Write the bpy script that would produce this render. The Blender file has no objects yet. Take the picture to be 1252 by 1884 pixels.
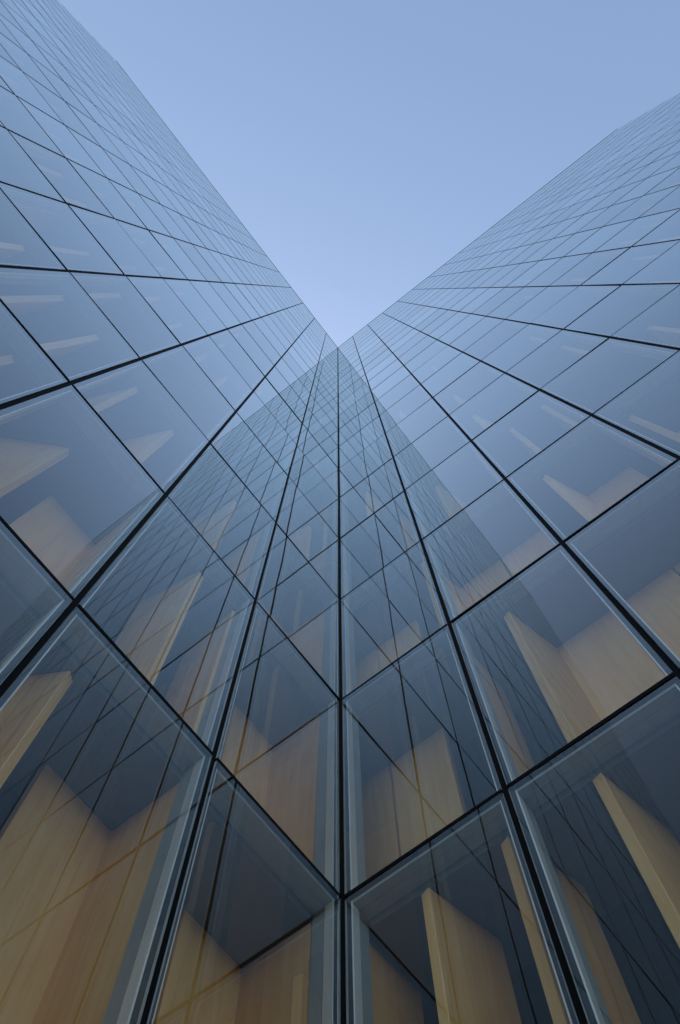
import bpy, bmesh, math, random
from mathutils import Matrix, Vector

random.seed(11)
SC = bpy.context.scene
COL = SC.collection
W = 1.8            # pane module width, metres
H = 3.6            # storey height
Z0 = 7.909         # height of storey line 0 above the plaza
NMIN, NMAX = -2, 20
NCOL = 18          # modules along each wing
AL = NCOL * W      # wing length
DEEP = 6.0         # wing depth built

# ------------------------------------------------------------------ camera
cam_data = bpy.data.cameras.new('camera')
cam = bpy.data.objects.new('camera', cam_data)
COL.objects.link(cam)
SC.camera = cam
cam_data.sensor_fit = 'HORIZONTAL'
cam_data.sensor_width = 36.0
cam_data.lens = 36.0 * 1485.152 / 1252.0
cam_data.shift_y = -(942 - 850) / 1252.0
cam_data.clip_start = 0.05
cam_data.clip_end = 2000.0


def camera_matrix():
    pitch = math.radians(62)
    fwd = Vector((0, math.cos(pitch), math.sin(pitch)))
    right = Vector((1, 0, 0))
    up = right.cross(fwd)
    rv = Vector((-0.279574, -0.045778, 0.116494))
    rot = Matrix.Rotation(rv.length, 3, rv.normalized())
    base = Matrix((right, -up, fwd))
    r = rot @ base                       # rows: right, down, forward
    pos = Vector((-0.392004, -2.955879, -3.504970)) * W + Vector((0, 0, Z0))
    m = Matrix.Identity(4)
    for i in range(3):
        m[i][0] = r[0][i]
        m[i][1] = -r[1][i]
        m[i][2] = -r[2][i]
        m[i][3] = pos[i]
    return m


CAM_M = camera_matrix()
cam.matrix_world = CAM_M
CAM_I = CAM_M.inverted()

# ------------------------------------------------------------------ sky, sun, exposure
SUN_EL = math.radians(42)
SUN_ROT = math.radians(-12)
world = bpy.data.worlds.new('World')
SC.world = world
world.use_nodes = True
wn = world.node_tree
bg = wn.nodes['Background']
sky = wn.nodes.new('ShaderNodeTexSky')
sky.sky_type = 'NISHITA'
sky.sun_disc = False
sky.sun_elevation = SUN_EL
sky.sun_rotation = SUN_ROT
sky.altitude = 50
sky.air_density = 1.3
sky.dust_density = 2.1
sky.ozone_density = 0.5
wn.links.new(sky.outputs[0], bg.inputs[0])
bg.inputs[1].default_value = 0.15

sun_data = bpy.data.lights.new('sun', 'SUN')
sun_data.energy = 4.0
sun_data.angle = math.radians(0.5)
sun_data.color = (1.0, 0.9, 0.78)
sun = bpy.data.objects.new('sun', sun_data)
COL.objects.link(sun)
to_sun = Vector((math.sin(SUN_ROT) * math.cos(SUN_EL), math.cos(SUN_ROT) * math.cos(SUN_EL), math.sin(SUN_EL)))
sun.rotation_euler = to_sun.to_track_quat('Z', 'Y').to_euler()
sun.location = to_sun * 200

SC.view_settings.view_transform = 'Standard'
SC.view_settings.look = 'None'
SC.view_settings.gamma = 1.0
SC.view_settings.exposure = 0.83
SC.view_settings.use_curve_mapping = False
SC.cycles.max_bounces = 16
SC.cycles.transparent_max_bounces = 24
SC.cycles.glossy_bounces = 5
SC.cycles.diffuse_bounces = 5
SC.cycles.transmission_bounces = 8
SC.cycles.sample_clamp_indirect = 6.0


# ------------------------------------------------------------------ materials
def new_mat(name):
    m = bpy.data.materials.new(name)
    m.use_nodes = True
    nt = m.node_tree
    nt.nodes.clear()
    out = nt.nodes.new('ShaderNodeOutputMaterial')
    return m, nt, out


def mth(nt, op, a, b=None, c=None):
    n = nt.nodes.new('ShaderNodeMath')
    n.operation = op
    for i, v in enumerate((a, b, c)):
        if v is None:
            continue
        if isinstance(v, (int, float)):
            n.inputs[i].default_value = v
        else:
            nt.links.new(v, n.inputs[i])
    return n.outputs[0]


def vmth(nt, op, a, b=None, scale=None):
    n = nt.nodes.new('ShaderNodeVectorMath')
    n.operation = op
    for i, v in enumerate((a, b)):
        if v is None:
            continue
        if isinstance(v, tuple):
            n.inputs[i].default_value = v
        else:
            nt.links.new(v, n.inputs[i])
    if scale is not None:
        n.inputs['Scale'].default_value = scale
    return n.outputs['Value'] if op == 'DOT_PRODUCT' else n.outputs[0]


def glass_mat():
    """outer sheet of a double glazed unit: mirror reflection by angle over clear tinted glass,
    with the slight roller waves of real panes"""
    m, nt, out = new_mat('window_glass')
    geo = nt.nodes.new('ShaderNodeNewGeometry')
    tex = nt.nodes.new('ShaderNodeTexCoord')
    info = nt.nodes.new('ShaderNodeObjectInfo')
    off = vmth(nt, 'SCALE', (37.0, 91.0, 53.0))
    sc = off.node
    nt.links.new(info.outputs['Random'], sc.inputs['Scale'])
    co = vmth(nt, 'ADD', tex.outputs['Object'], off)
    vec = None
    for scale, amt in ((0.55, WAVE_A), (2.2, WAVE_B)):
        nz = nt.nodes.new('ShaderNodeTexNoise')
        nz.inputs['Scale'].default_value = scale
        nz.inputs['Detail'].default_value = 1.0
        nt.links.new(co, nz.inputs['Vector'])
        v = vmth(nt, 'SCALE', vmth(nt, 'SUBTRACT', nz.outputs['Color'], (0.5, 0.5, 0.5)), scale=amt)
        vec = v if vec is None else vmth(nt, 'ADD', vec, v)
    nrm = vmth(nt, 'NORMALIZE', vmth(nt, 'ADD', geo.outputs['Normal'], vec))
    c = mth(nt, 'ABSOLUTE', vmth(nt, 'DOT_PRODUCT', geo.outputs['Incoming'], geo.outputs['Normal']))
    cc = mth(nt, 'DIVIDE', c, 0.385)
    f = mth(nt, 'MULTIPLY_ADD', mth(nt, 'EXPONENT', mth(nt, 'MULTIPLY', mth(nt, 'POWER', cc, 2.15), -1.0)), 0.875, 0.042)
    r = mth(nt, 'MINIMUM', mth(nt, 'MULTIPLY', f, mth(nt, 'MULTIPLY_ADD', info.outputs['Random'], 0.12, 0.94)), 1.0)
    gl = nt.nodes.new('ShaderNodeBsdfGlossy')
    gl.inputs['Roughness'].default_value = 0.0
    gl.inputs['Color'].default_value = (0.92, 0.98, 0.965, 1)
    nt.links.new(nrm, gl.inputs['Normal'])
    tr = nt.nodes.new('ShaderNodeBsdfTransparent')
    tr.inputs['Color'].default_value = (0.97, 0.965, 0.93, 1)
    mix = nt.nodes.new('ShaderNodeMixShader')
    nt.links.new(r, mix.inputs[0])
    nt.links.new(tr.outputs[0], mix.inputs[1])
    nt.links.new(gl.outputs[0], mix.inputs[2])
    nt.links.new(mix.outputs[0], out.inputs[0])
    return m


def inner_glass_mat():
    m, nt, out = new_mat('inner_glass')
    tr = nt.nodes.new('ShaderNodeBsdfTransparent')
    tr.inputs['Color'].default_value = (0.98, 0.99, 0.985, 1)
    nt.links.new(tr.outputs[0], out.inputs[0])
    return m


def plain_mat(name, color, rough=0.5, metal=0.0, vary=0.12, scale=6.0, stretch=(1, 1, 1), spec=0.5):
    m, nt, out = new_mat(name)
    b = nt.nodes.new('ShaderNodeBsdfPrincipled')
    tex = nt.nodes.new('ShaderNodeTexCoord')
    mp = nt.nodes.new('ShaderNodeMapping')
    mp.inputs['Scale'].default_value = stretch
    nz = nt.nodes.new('ShaderNodeTexNoise')
    nz.inputs['Scale'].default_value = scale
    nz.inputs['Detail'].default_value = 5.0
    nt.links.new(tex.outputs['Object'], mp.inputs['Vector'])
    nt.links.new(mp.outputs[0], nz.inputs['Vector'])
    rmp = nt.nodes.new('ShaderNodeValToRGB')
    lo = [max(0.0, x * (1 - vary)) for x in color]
    hi = [min(1.0, x * (1 + vary)) for x in color]
    rmp.color_ramp.elements[0].position = 0.3
    rmp.color_ramp.elements[1].position = 0.7
    rmp.color_ramp.elements[0].color = (*lo, 1)
    rmp.color_ramp.elements[1].color = (*hi, 1)
    nt.links.new(nz.outputs['Fac'], rmp.inputs[0])
    nt.links.new(rmp.outputs[0], b.inputs['Base Color'])
    b.inputs['Roughness'].default_value = rough
    b.inputs['Metallic'].default_value = metal
    b.inputs['Specular IOR Level'].default_value = spec
    nt.links.new(b.outputs[0], out.inputs[0])
    return m


def wood_mat():
    m, nt, out = new_mat('shutter_wood')
    b = nt.nodes.new('ShaderNodeBsdfPrincipled')
    tex = nt.nodes.new('ShaderNodeTexCoord')
    info = nt.nodes.new('ShaderNodeObjectInfo')
    off = vmth(nt, 'SCALE', (13.0, 29.0, 17.0))
    nt.links.new(info.outputs['Random'], off.node.inputs['Scale'])
    co = vmth(nt, 'ADD', tex.outputs['Object'], off)

    def noise(scale, stretch, detail=6.0, dist=0.0):
        mp = nt.nodes.new('ShaderNodeMapping')
        mp.inputs['Scale'].default_value = stretch
        nt.links.new(co, mp.inputs['Vector'])
        nz = nt.nodes.new('ShaderNodeTexNoise')
        nz.inputs['Scale'].default_value = scale
        nz.inputs['Detail'].default_value = detail
        nz.inputs['Distortion'].default_value = dist
        nt.links.new(mp.outputs[0], nz.inputs['Vector'])
        return nz.outputs['Fac']
    grain = noise(14.0, (1, 1, 0.06), 7.0, 0.6)
    cloud = noise(1.4, (1, 1, 0.5), 3.0, 0.8)
    fine = noise(60.0, (1, 1, 0.04), 4.0)
    mixv = mth(nt, 'ADD', mth(nt, 'MULTIPLY', grain, 0.45), mth(nt, 'ADD', mth(nt, 'MULTIPLY', cloud, 0.4), mth(nt, 'MULTIPLY', fine, 0.15)))
    rmp = nt.nodes.new('ShaderNodeValToRGB')
    e = rmp.color_ramp.elements
    e[0].position, e[0].color = 0.33, (0.82, 0.43, 0.12, 1)
    e[1].position, e[1].color = 0.68, (0.97, 0.64, 0.265, 1)
    mid = e.new(0.5)
    mid.color = (0.93, 0.545, 0.185, 1)
    nt.links.new(mixv, rmp.inputs[0])
    hsv = nt.nodes.new('ShaderNodeHueSaturation')
    nt.links.new(rmp.outputs[0], hsv.inputs['Color'])
    nt.links.new(mth(nt, 'MULTIPLY_ADD', info.outputs['Random'], 0.30, 0.84), hsv.inputs['Value'])
    nt.links.new(hsv.outputs[0], b.inputs['Base Color'])
    b.inputs['Roughness'].default_value = 0.48
    bump = nt.nodes.new('ShaderNodeBump')
    bump.inputs['Strength'].default_value = 0.15
    bump.inputs['Distance'].default_value = 0.002
    nt.links.new(grain, bump.inputs['Height'])
    nt.links.new(bump.outputs[0], b.inputs['Normal'])
    nt.links.new(b.outputs[0], out.inputs[0])
    return m


WAVE_A, WAVE_B = 0.0065, 0.0012
M_GLASS = glass_mat()
M_INNER = inner_glass_mat()
M_EDGE = plain_mat('glass_edge', (0.62, 0.65, 0.65), 0.35, 0.0, 0.1)
M_BORDER = plain_mat('edge_seal', (0.010, 0.012, 0.014), 0.5, 0.0, 0.2)
M_SILVER = plain_mat('brushed_aluminium', (0.90, 0.92, 0.93), 0.3, 0.1, 0.08, 30, (1, 1, 0.03))
M_FRAME = plain_mat('frame_aluminium', (0.36, 0.40, 0.405), 0.5, 0.0, 0.08, 9, (1, 1, 0.2))
M_GASKET = plain_mat('black_gasket', (0.005, 0.005, 0.0055), 0.7, 0.0, 0.3, 20, spec=0.08)
M_WOOD = wood_mat()
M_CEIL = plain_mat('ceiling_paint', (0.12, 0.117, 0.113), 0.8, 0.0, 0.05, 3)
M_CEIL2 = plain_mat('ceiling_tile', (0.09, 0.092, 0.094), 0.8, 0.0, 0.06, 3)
M_WALL = plain_mat('wall_concrete', (0.34, 0.33, 0.32), 0.85, 0.0, 0.12, 2)
M_DECK = plain_mat('timber_deck', (0.20, 0.155, 0.11), 0.75, 0.0, 0.25, 5, (0.15, 2.0, 1))
M_FLOOR = plain_mat('floor_finish', (0.55, 0.36, 0.20), 0.6, 0.0, 0.15, 4)
M_COPING = plain_mat('coping_metal', (0.40, 0.42, 0.43), 0.4, 0.5, 0.08)


# ------------------------------------------------------------------ mesh helpers
class MB:
    def __init__(self):
        self.v, self.f, self.m = [], [], []

    def box(self, x0, x1, y0, y1, z0, z1, mi=0, mat=None, side_mi=None):
        n = len(self.v)
        pts = [Vector((x, y, z)) for z in (z0, z1) for y in (y0, y1) for x in (x0, x1)]
        if mat is not None:
            pts = [mat @ p for p in pts]
        self.v += [tuple(p) for p in pts]
        faces = [(0, 2, 3, 1), (4, 5, 7, 6), (0, 1, 5, 4), (2, 6, 7, 3), (0, 4, 6, 2), (1, 3, 7, 5)]
        self.f += [tuple(n + i for i in f) for f in faces]
        if side_mi is None:
            self.m += [mi] * 6
        else:                                # faces 2 and 3 are front and back
            self.m += [side_mi + 1, side_mi + 1, mi, mi + 3, side_mi, side_mi]

    def ring(self, ox, oz, ix, iz, y0, y1, mi=0, mat=None):
        self.box(-ox, -ix, y0, y1, -oz, oz, mi, mat)
        self.box(ix, ox, y0, y1, -oz, oz, mi, mat)
        self.box(-ix, ix, y0, y1, iz, oz, mi, mat)
        self.box(-ix, ix, y0, y1, -oz, -iz, mi, mat)

    def prism(self, poly, z0, z1, mi=0):
        n, k = len(self.v), len(poly)
        self.v += [(x, y, z0) for x, y in poly] + [(x, y, z1) for x, y in poly]
        self.f.append(tuple(n + i for i in reversed(range(k))))
        self.f.append(tuple(n + k + i for i in range(k)))
        self.m += [mi, mi]
        for i in range(k):
            j = (i + 1) % k
            self.f.append((n + i, n + j, n + k + j, n + k + i))
            self.m.append(mi)

    def mesh(self, name, mats):
        me = bpy.data.meshes.new(name)
        me.from_pydata(self.v, [], self.f)
        for mt in mats:
            me.materials.append(mt)
        if len(mats) > 1:
            me.polygons.foreach_set('material_index', self.m)
        me.update()
        return me


def link(name, mesh, parent=None, matrix=None):
    o = bpy.data.objects.new(name, mesh)
    COL.objects.link(o)
    if parent is not None:
        o.parent = parent
    if matrix is not None:
        o.matrix_local = matrix
    return o


# ------------------------------------------------------------------ ground
g = MB()
g.prism([(-500, -500), (500, -500), (500, 500), (-500, 500)], -0.4, 0.0)
ground = link('ground', g.mesh('ground', [M_DECK]))
ground['kind'] = 'structure'

# tree belt added out of view, dark crowns that cut the low horizon light
M_LEAF = plain_mat('dark_foliage', (0.045, 0.065, 0.03), 0.7, 0.0, 0.35, 0.6)
trnd = random.Random(5)
tv, tf = [], []
for k in range(260):
    ang = math.radians(trnd.uniform(178, 362))
    rad = trnd.uniform(48, 78)
    cx, cy, top = rad * math.cos(ang), rad * math.sin(ang) - 4, trnd.uniform(8, 11)
    for j in range(110):
        u, v = trnd.uniform(0, 2 * math.pi), trnd.random()
        rr = 3.6 * math.sqrt(trnd.random()) * (1.05 - v * 0.75)
        c = Vector((cx + rr * math.cos(u), cy + rr * math.sin(u), 1.0 + v * (top - 1.0)))
        e1 = Vector((trnd.gauss(0, 1), trnd.gauss(0, 1), trnd.gauss(0, 0.6))).normalized() * trnd.uniform(0.5, 1.1)
        e2 = Vector((trnd.gauss(0, 1), trnd.gauss(0, 1), trnd.gauss(0, 1))).normalized() * trnd.uniform(0.4, 0.9)
        n0 = len(tv)
        tv += [tuple(c - e1), tuple(c + e2), tuple(c + e1), tuple(c - e2)]
        tf.append((n0, n0 + 1, n0 + 2, n0 + 3))
tme = bpy.data.meshes.new('added_tree_belt')
tme.from_pydata(tv, [], tf)
tme.materials.append(M_LEAF)
shade_belt = link('added_tree_belt', tme)
shade_belt['kind'] = 'stuff'
shade_belt['label'] = 'unseen belt of dark trees added to shade off the horizon light'
shade_belt['category'] = 'trees'

# ------------------------------------------------------------------ the tower
# local axes of the tower: x runs along the left wing, y along the right wing, both starting at
# the inner corner; the building is where x < 0 or y < 0.
tower = bpy.data.objects.new('glass_tower', None)
COL.objects.link(tower)
tower['label'] = 'tall L-shaped blue glass tower with wooden shutters behind its dark-jointed panes'
tower['category'] = 'tower'
TM = Matrix.Translation((0, 0, Z0)) @ Matrix.Rotation(math.radians(225), 4, 'Z')
tower.matrix_world = TM
FPX = 1485.152


def wing(side, t, d, z):
    """metres along the wing, metres behind the glass, height above line 0 -> tower local"""
    return Vector((t, -d, z)) if side == 'L' else Vector((-d, t, z))


def project(p):
    q = CAM_I @ (TM @ p)
    if q.z > -0.05:
        return None
    return (626 - q.x / q.z * FPX, 850 + q.y / q.z * FPX)


def seen_area(points):
    pr = [project(p) for p in points]
    if any(p is None for p in pr):
        return 0.0
    # clip polygon to the frame
    def clip(poly, axis, lim, sign):
        outp = []
        for i in range(len(poly)):
            a, b = poly[i], poly[(i + 1) % len(poly)]
            ia, ib = sign * (a[axis] - lim) >= 0, sign * (b[axis] - lim) >= 0
            if ia:
                outp.append(a)
            if ia != ib:
                k = (lim - a[axis]) / (b[axis] - a[axis])
                outp.append(tuple(a[j] + k * (b[j] - a[j]) for j in (0, 1)))
        return outp
    for ax, lim, sg in ((0, 0, 1), (0, 1252, -1), (1, 0, 1), (1, 1884, -1)):
        pr = clip(pr, ax, lim, sg)
        if len(pr) < 3:
            return 0.0
    return abs(sum(pr[i][0] * pr[(i + 1) % len(pr)][1] - pr[(i + 1) % len(pr)][0] * pr[i][1] for i in range(len(pr)))) / 2


# --- glazing units: pane (> edge_seal, spacer, frame)
GX, GZ = W / 2 - 0.030, H / 2 - 0.026
IX, IZ = W / 2 - 0.088, H / 2 - 0.082


def unit_glass(mb, mat=None):
    mb.box(-GX, GX, 0.0, 0.030, -GZ, GZ, 0, mat, side_mi=1)


def unit_seal(mb, mi=0, mat=None):
    mb.ring(GX - 0.002, GZ - 0.002, IX + 0.014, GZ - 0.024, 0.0315, 0.0345, mi, mat)


def unit_spacer(mb, mi=0, mat=None):
    # bright aluminium stiles on both sides, just behind the edge seal
    for sx in (-1, 1):
        x0, x1 = sorted((sx * IX, sx * (GX - 0.004)))
        mb.box(x0, x1, 0.036, 0.132, -IZ - 0.03, IZ + 0.03, mi, mat)


def unit_frame(mb, mi=0, mat=None):
    mb.ring(GX - 0.002, GZ - 0.002, IX + 0.002, IZ + 0.002, 0.141, 0.270, mi, mat)
    for sz in (-1, 1):
        z0, z1 = sorted((sz * IZ, sz * (GZ - 0.004)))
        mb.box(-IX + 0.001, IX - 0.001, 0.037, 0.136, z0, z1, mi, mat)


a = MB(); unit_glass(a); ME_PANE = a.mesh('pane', [M_GLASS, M_EDGE, M_BORDER, M_INNER])
a = MB(); unit_seal(a); ME_SEAL = a.mesh('edge_seal', [M_BORDER])
a = MB(); unit_spacer(a); ME_SPACER = a.mesh('spacer', [M_SILVER])
a = MB(); unit_frame(a); ME_FRAME = a.mesh('frame', [M_FRAME])


def unit_matrix(side, col, n, jitter=True):
    c = wing(side, (col + 0.5) * W, 0, (n + 0.5) * H)
    rot = Matrix.Rotation(math.radians(180 if side == 'L' else 90), 4, 'Z')
    if jitter:
        j = 0.0022 if n < 5 and col < 6 else 0.0006
        rot = rot @ Matrix.Rotation(random.gauss(0, j), 4, 'Z') @ Matrix.Rotation(random.gauss(0, j), 4, 'X')
    return Matrix.Translation(c) @ rot


units = []
for side in 'LR':
    for col in range(NCOL):
        for n in range(NMIN, NMAX):
            quad = [wing(side, t * W, 0, z * H) for t, z in ((col, n), (col + 1, n), (col + 1, n + 1), (col, n + 1))]
            units.append((seen_area(quad), side, col, n))
units.sort(key=lambda u: -u[0])
rest_g, rest_f = MB(), MB()
for k, (area, side, col, n) in enumerate(units):
    m = unit_matrix(side, col, n)
    if k < 300:
        p = link('pane', ME_PANE, tower, m)
        link('edge_seal', ME_SEAL, p)
        link('spacer', ME_SPACER, p)
        link('frame', ME_FRAME, p)
    else:
        unit_glass(rest_g, m)
        m2 = unit_matrix(side, col, n, False)
        unit_seal(rest_f, 0, m2)
        unit_spacer(rest_f, 1, m2)
        unit_frame(rest_f, 2, m2)
o = link('pane', rest_g.mesh('far_panes', [M_GLASS, M_EDGE, M_BORDER, M_INNER]), tower)
o['kind'] = 'stuff'
o = link('frame', rest_f.mesh('far_frames', [M_BORDER, M_SILVER, M_FRAME]), tower)
o['kind'] = 'stuff'

# --- black joints: mullions (upright) and transoms (level)
ZB, ZT = NMIN * H, NMAX * H
for side in 'LR':
    rz = Matrix.Rotation(math.radians(180 if side == 'L' else 90), 4, 'Z')
    for c in range(1, NCOL + 1):
        mb = MB()
        mb.box(-0.026, 0.026, 0.014, 0.25, ZB, ZT)
        link('mullion', mb.mesh('mullion', [M_GASKET]), tower, Matrix.Translation(wing(side, c * W, 0, 0)) @ rz)
    for n in range(NMIN, NMAX + 1):
        mb = MB()
        for c in range(NCOL):
            mb.box((c + 0.018) * W, (c + 1 - 0.018) * W, -0.0052, 0.24, n * H - 0.021, n * H + 0.021)
        me = mb.mesh('transom', [M_GASKET])
        # mirror into place for the left wing
        M4 = Matrix(((1, 0, 0, 0), (0, -1, 0, 0), (0, 0, 1, 0), (0, 0, 0, 1))) if side == 'L' else Matrix(((0, -1, 0, 0), (1, 0, 0, 0), (0, 0, 1, 0), (0, 0, 0, 1)))
        me.transform(M4)
        if side == 'L':
            me.flip_normals()
        link('transom', me, tower)
mb = MB()
mb.prism([(0.024, -0.024), (0.024, 0.024), (-0.024, 0.024), (-0.20, 0.024), (-0.20, -0.20), (0.024, -0.20)], ZB, ZT)
link('corner_mullion', mb.mesh('corner_mullion', [M_GASKET]), tower)

# --- floors, with the lower ceiling band along the glass and a recessed ceiling behind it
def ell(d0, d1):
    return [(AL - 0.03, -d1), (AL - 0.03, -d0), (-d0, -d0), (-d0, AL - 0.03), (-d1, AL - 0.03), (-d1, -d1)][::1]


def ell_prism(mb, d0, d1, z0, z1, mi=0):
    # an L-shaped strip between depth d0 and d1: two convex blocks
    mb.box(-d1, AL - 0.03, -d1, -d0, z0, z1, mi)
    mb.box(-d1, -d0, -d0 + 0.0, AL - 0.03, z0, z1, mi)


for n in range(NMIN, NMAX + 1):
    mb = MB()
    ell_prism(mb, 0.28, 1.46, n * H - 0.165, n * H + 0.10)
    s = link('floor_slab', mb.mesh('floor_slab', [M_CEIL]), tower)
    mb = MB()
    ell_prism(mb, 1.463, DEEP, n * H + 0.0, n * H + 0.098)
    link('recessed_ceiling', mb.mesh('recessed_ceiling', [M_CEIL2]), s)
    mb = MB()
    ell_prism(mb, 0.285, DEEP - 0.02, n * H + 0.1025, n * H + 0.118)
    link('floor_finish', mb.mesh('floor_finish', [M_FLOOR]), s)
mb = MB()
ell_prism(mb, DEEP + 0.003, DEEP + 0.3, ZB - 0.7, ZT + 0.2)
link('sun_block_wall', mb.mesh('sun_block_wall', [M_WALL]), tower)  # unseen solid back wall, added to keep the sun out of the rooms
for side in 'LR':
    mb = MB()
    if side == 'L':
        mb.box(AL + 0.01, AL + 0.12, -DEEP - 0.3, -0.03, ZB - 0.7, ZT + 0.2)
    else:
        mb.box(-DEEP - 0.3, -0.03, AL + 0.01, AL + 0.12, ZB - 0.7, ZT + 0.2)
    link('end_wall', mb.mesh('end_wall', [M_WALL]), tower)
mb = MB()
ell_prism(mb, -0.02, 0.5, ZT + 0.03, ZT + 0.10)
link('parapet_coping', mb.mesh('parapet_coping', [M_COPING]), tower)
mb = MB()
ell_prism(mb, 0.0, 0.6, ZB - 0.72, ZB - 0.03)
link('plinth', mb.mesh('plinth', [M_WALL]), tower)

# --- wooden shutters, hinged on the half-module lines 1.1 m behind the glass
SHW, SHT, HD = 0.865, 0.105, 0.62 * W
z_lo, z_hi = 0.124, H - 0.172
mb = MB()
bv = 0.004
mb.box(0.0, SHW, -SHT / 2, SHT / 2, z_lo, z_hi)
ME_SHUT = mb.mesh('wooden_shutter', [M_WOOD])
_bm = bmesh.new(); _bm.from_mesh(ME_SHUT)
bmesh.ops.bevel(_bm, geom=list(_bm.edges), offset=0.006, segments=1, affect='EDGES')
_bm.to_mesh(ME_SHUT); _bm.free()


def shutter_matrix(side, n, hinge, sgn, ang):
    """hinge in modules; sgn -1: leaf reaches towards the corner, +1: away; ang 0 closed, 90 square to the glass"""
    t = hinge * W + sgn * 0.012
    a_ = math.radians(ang)
    dt, dd = sgn * math.cos(a_), -math.sin(a_)
    p0 = wing(side, t, HD, n * H)
    dirv = wing(side, dt, dd, 0)
    rz = math.atan2(dirv.y, dirv.x)
    return Matrix.Translation(p0) @ Matrix.Rotation(rz, 4, 'Z')


known = {}
def S(side, n, hinge, sgn, ang):
    known.setdefault((side, n), []).append((hinge, sgn, ang))


# read off the photograph, storey by storey
for n in (-1, 0):
    S('L', n, 0.5, -1, 0); S('L', n, 1.0, -1, 0)
S('L', -1, 1.0, 1, 90); S('L', -1, 1.5, -1, 0); S('L', -1, 2.0, -1, 60); S('L', -1, 2.5, -1, 0); S('L', -1, 3.0, -1, 70)
S('L', 0, 1.0, 1, 86); S('L', 0, 1.5, -1, 80); S('L', 0, 2.0, 1, 88); S('L', 0, 2.5, -1, 0); S('L', 0, 3.0, -1, 43); S('L', 0, 3.5, -1, 72); S('L', 0, 4.0, -1, 0)
S('L', 1, 0.5, -1, 0); S('L', 1, 1.0, 1, 88); S('L', 1, 1.5, -1, 80); S('L', 1, 2.5, -1, 65); S('L', 1, 3.0, -1, 66); S('L', 1, 3.5, -1, 76); S('L', 1, 4.0, -1, 70); S('L', 1, 4.5, -1, 75)
S('R', -1, 0.0, -1, 87); S('R', -1, 0.5, -1, 78); S('R', -1, 1.0, -1, 74); S('R', -1, 1.5, -1, 79); S('R', -1, 2.5, -1, 0)
S('R', 0, 0.0, -1, 0); S('R', 0, 0.5, -1, 0); S('R', 0, 1.0, -1, 88); S('R', 0, 1.5, -1, 76); S('R', 0, 2.0, -1, 0); S('R', 0, 2.5, -1, 0); S('R', 0, 3.0, -1, 0); S('R', 0, 3.5, -1, 70)
S('R', 1, 0.0, -1, 0); S('R', 1, 0.5, -1, 0); S('R', 1, 1.0, -1, 78); S('R', 1, 1.5, -1, 0); S('R', 1, 2.0, -1, 0); S('R', 1, 2.5, -1, 66); S('R', 1, 3.0, -1, 0); S('R', 1, 3.5, -1, 60); S('R', 1, 4.0, -1, 0)
covered = {k: max(h for h, _, _ in v) for k, v in known.items()}
shut = []
for side in 'LR':
    for n in range(NMIN, 14):
        for h2 in range(1, 2 * NCOL):
            hinge = h2 / 2
            if hinge <= covered.get((side, n), -1):
                continue
            u = random.random()
            if side == 'L':
                ang = 0 if u < 0.25 else (random.uniform(62, 88) if u < 0.85 else None)
            else:
                ang = 0 if u < 0.35 else (random.uniform(58, 86) if u < 0.75 else None)
            if ang is not None:
                known.setdefault((side, n), []).append((hinge, -1, ang))
for (side, n), lst in known.items():
    for hinge, sgn, ang in lst:
        m = shutter_matrix(side, n, hinge, sgn, ang)
        pts = [m @ Vector(p) for p in ((0, 0, z_lo), (SHW, 0, z_lo), (SHW, 0, z_hi), (0, 0, z_hi))]
        vis = seen_area([wing(side, t * W, 0, z * H) for t, z in ((hinge - .5, n), (hinge, n), (hinge, n + 1), (hinge - .5, n + 1))])
        shut.append((vis, m))
shut.sort(key=lambda s: -s[0])
rest = MB()
for k, (vis, m) in enumerate(shut):
    if k < 260:
        link('wooden_shutter', ME_SHUT, tower, m)
    else:
        rest.box(0.0, SHW, -SHT / 2, SHT / 2, z_lo, z_hi, 0, m)
o = link('wooden_shutter', rest.mesh('far_shutters', [M_WOOD]), tower)
o['kind'] = 'stuff'
# fixed wooden cheek behind the corner joint
mb = MB()
mb.box(-0.042, 0.042, -HD + 0.045, -0.29, z_lo, z_hi)
ME_CHEEK = mb.mesh('corner_panel', [M_WOOD])
for n in range(NMIN, 12):
    link('corner_panel', ME_CHEEK, tower, Matrix.Translation((0.05, 0, n * H)))
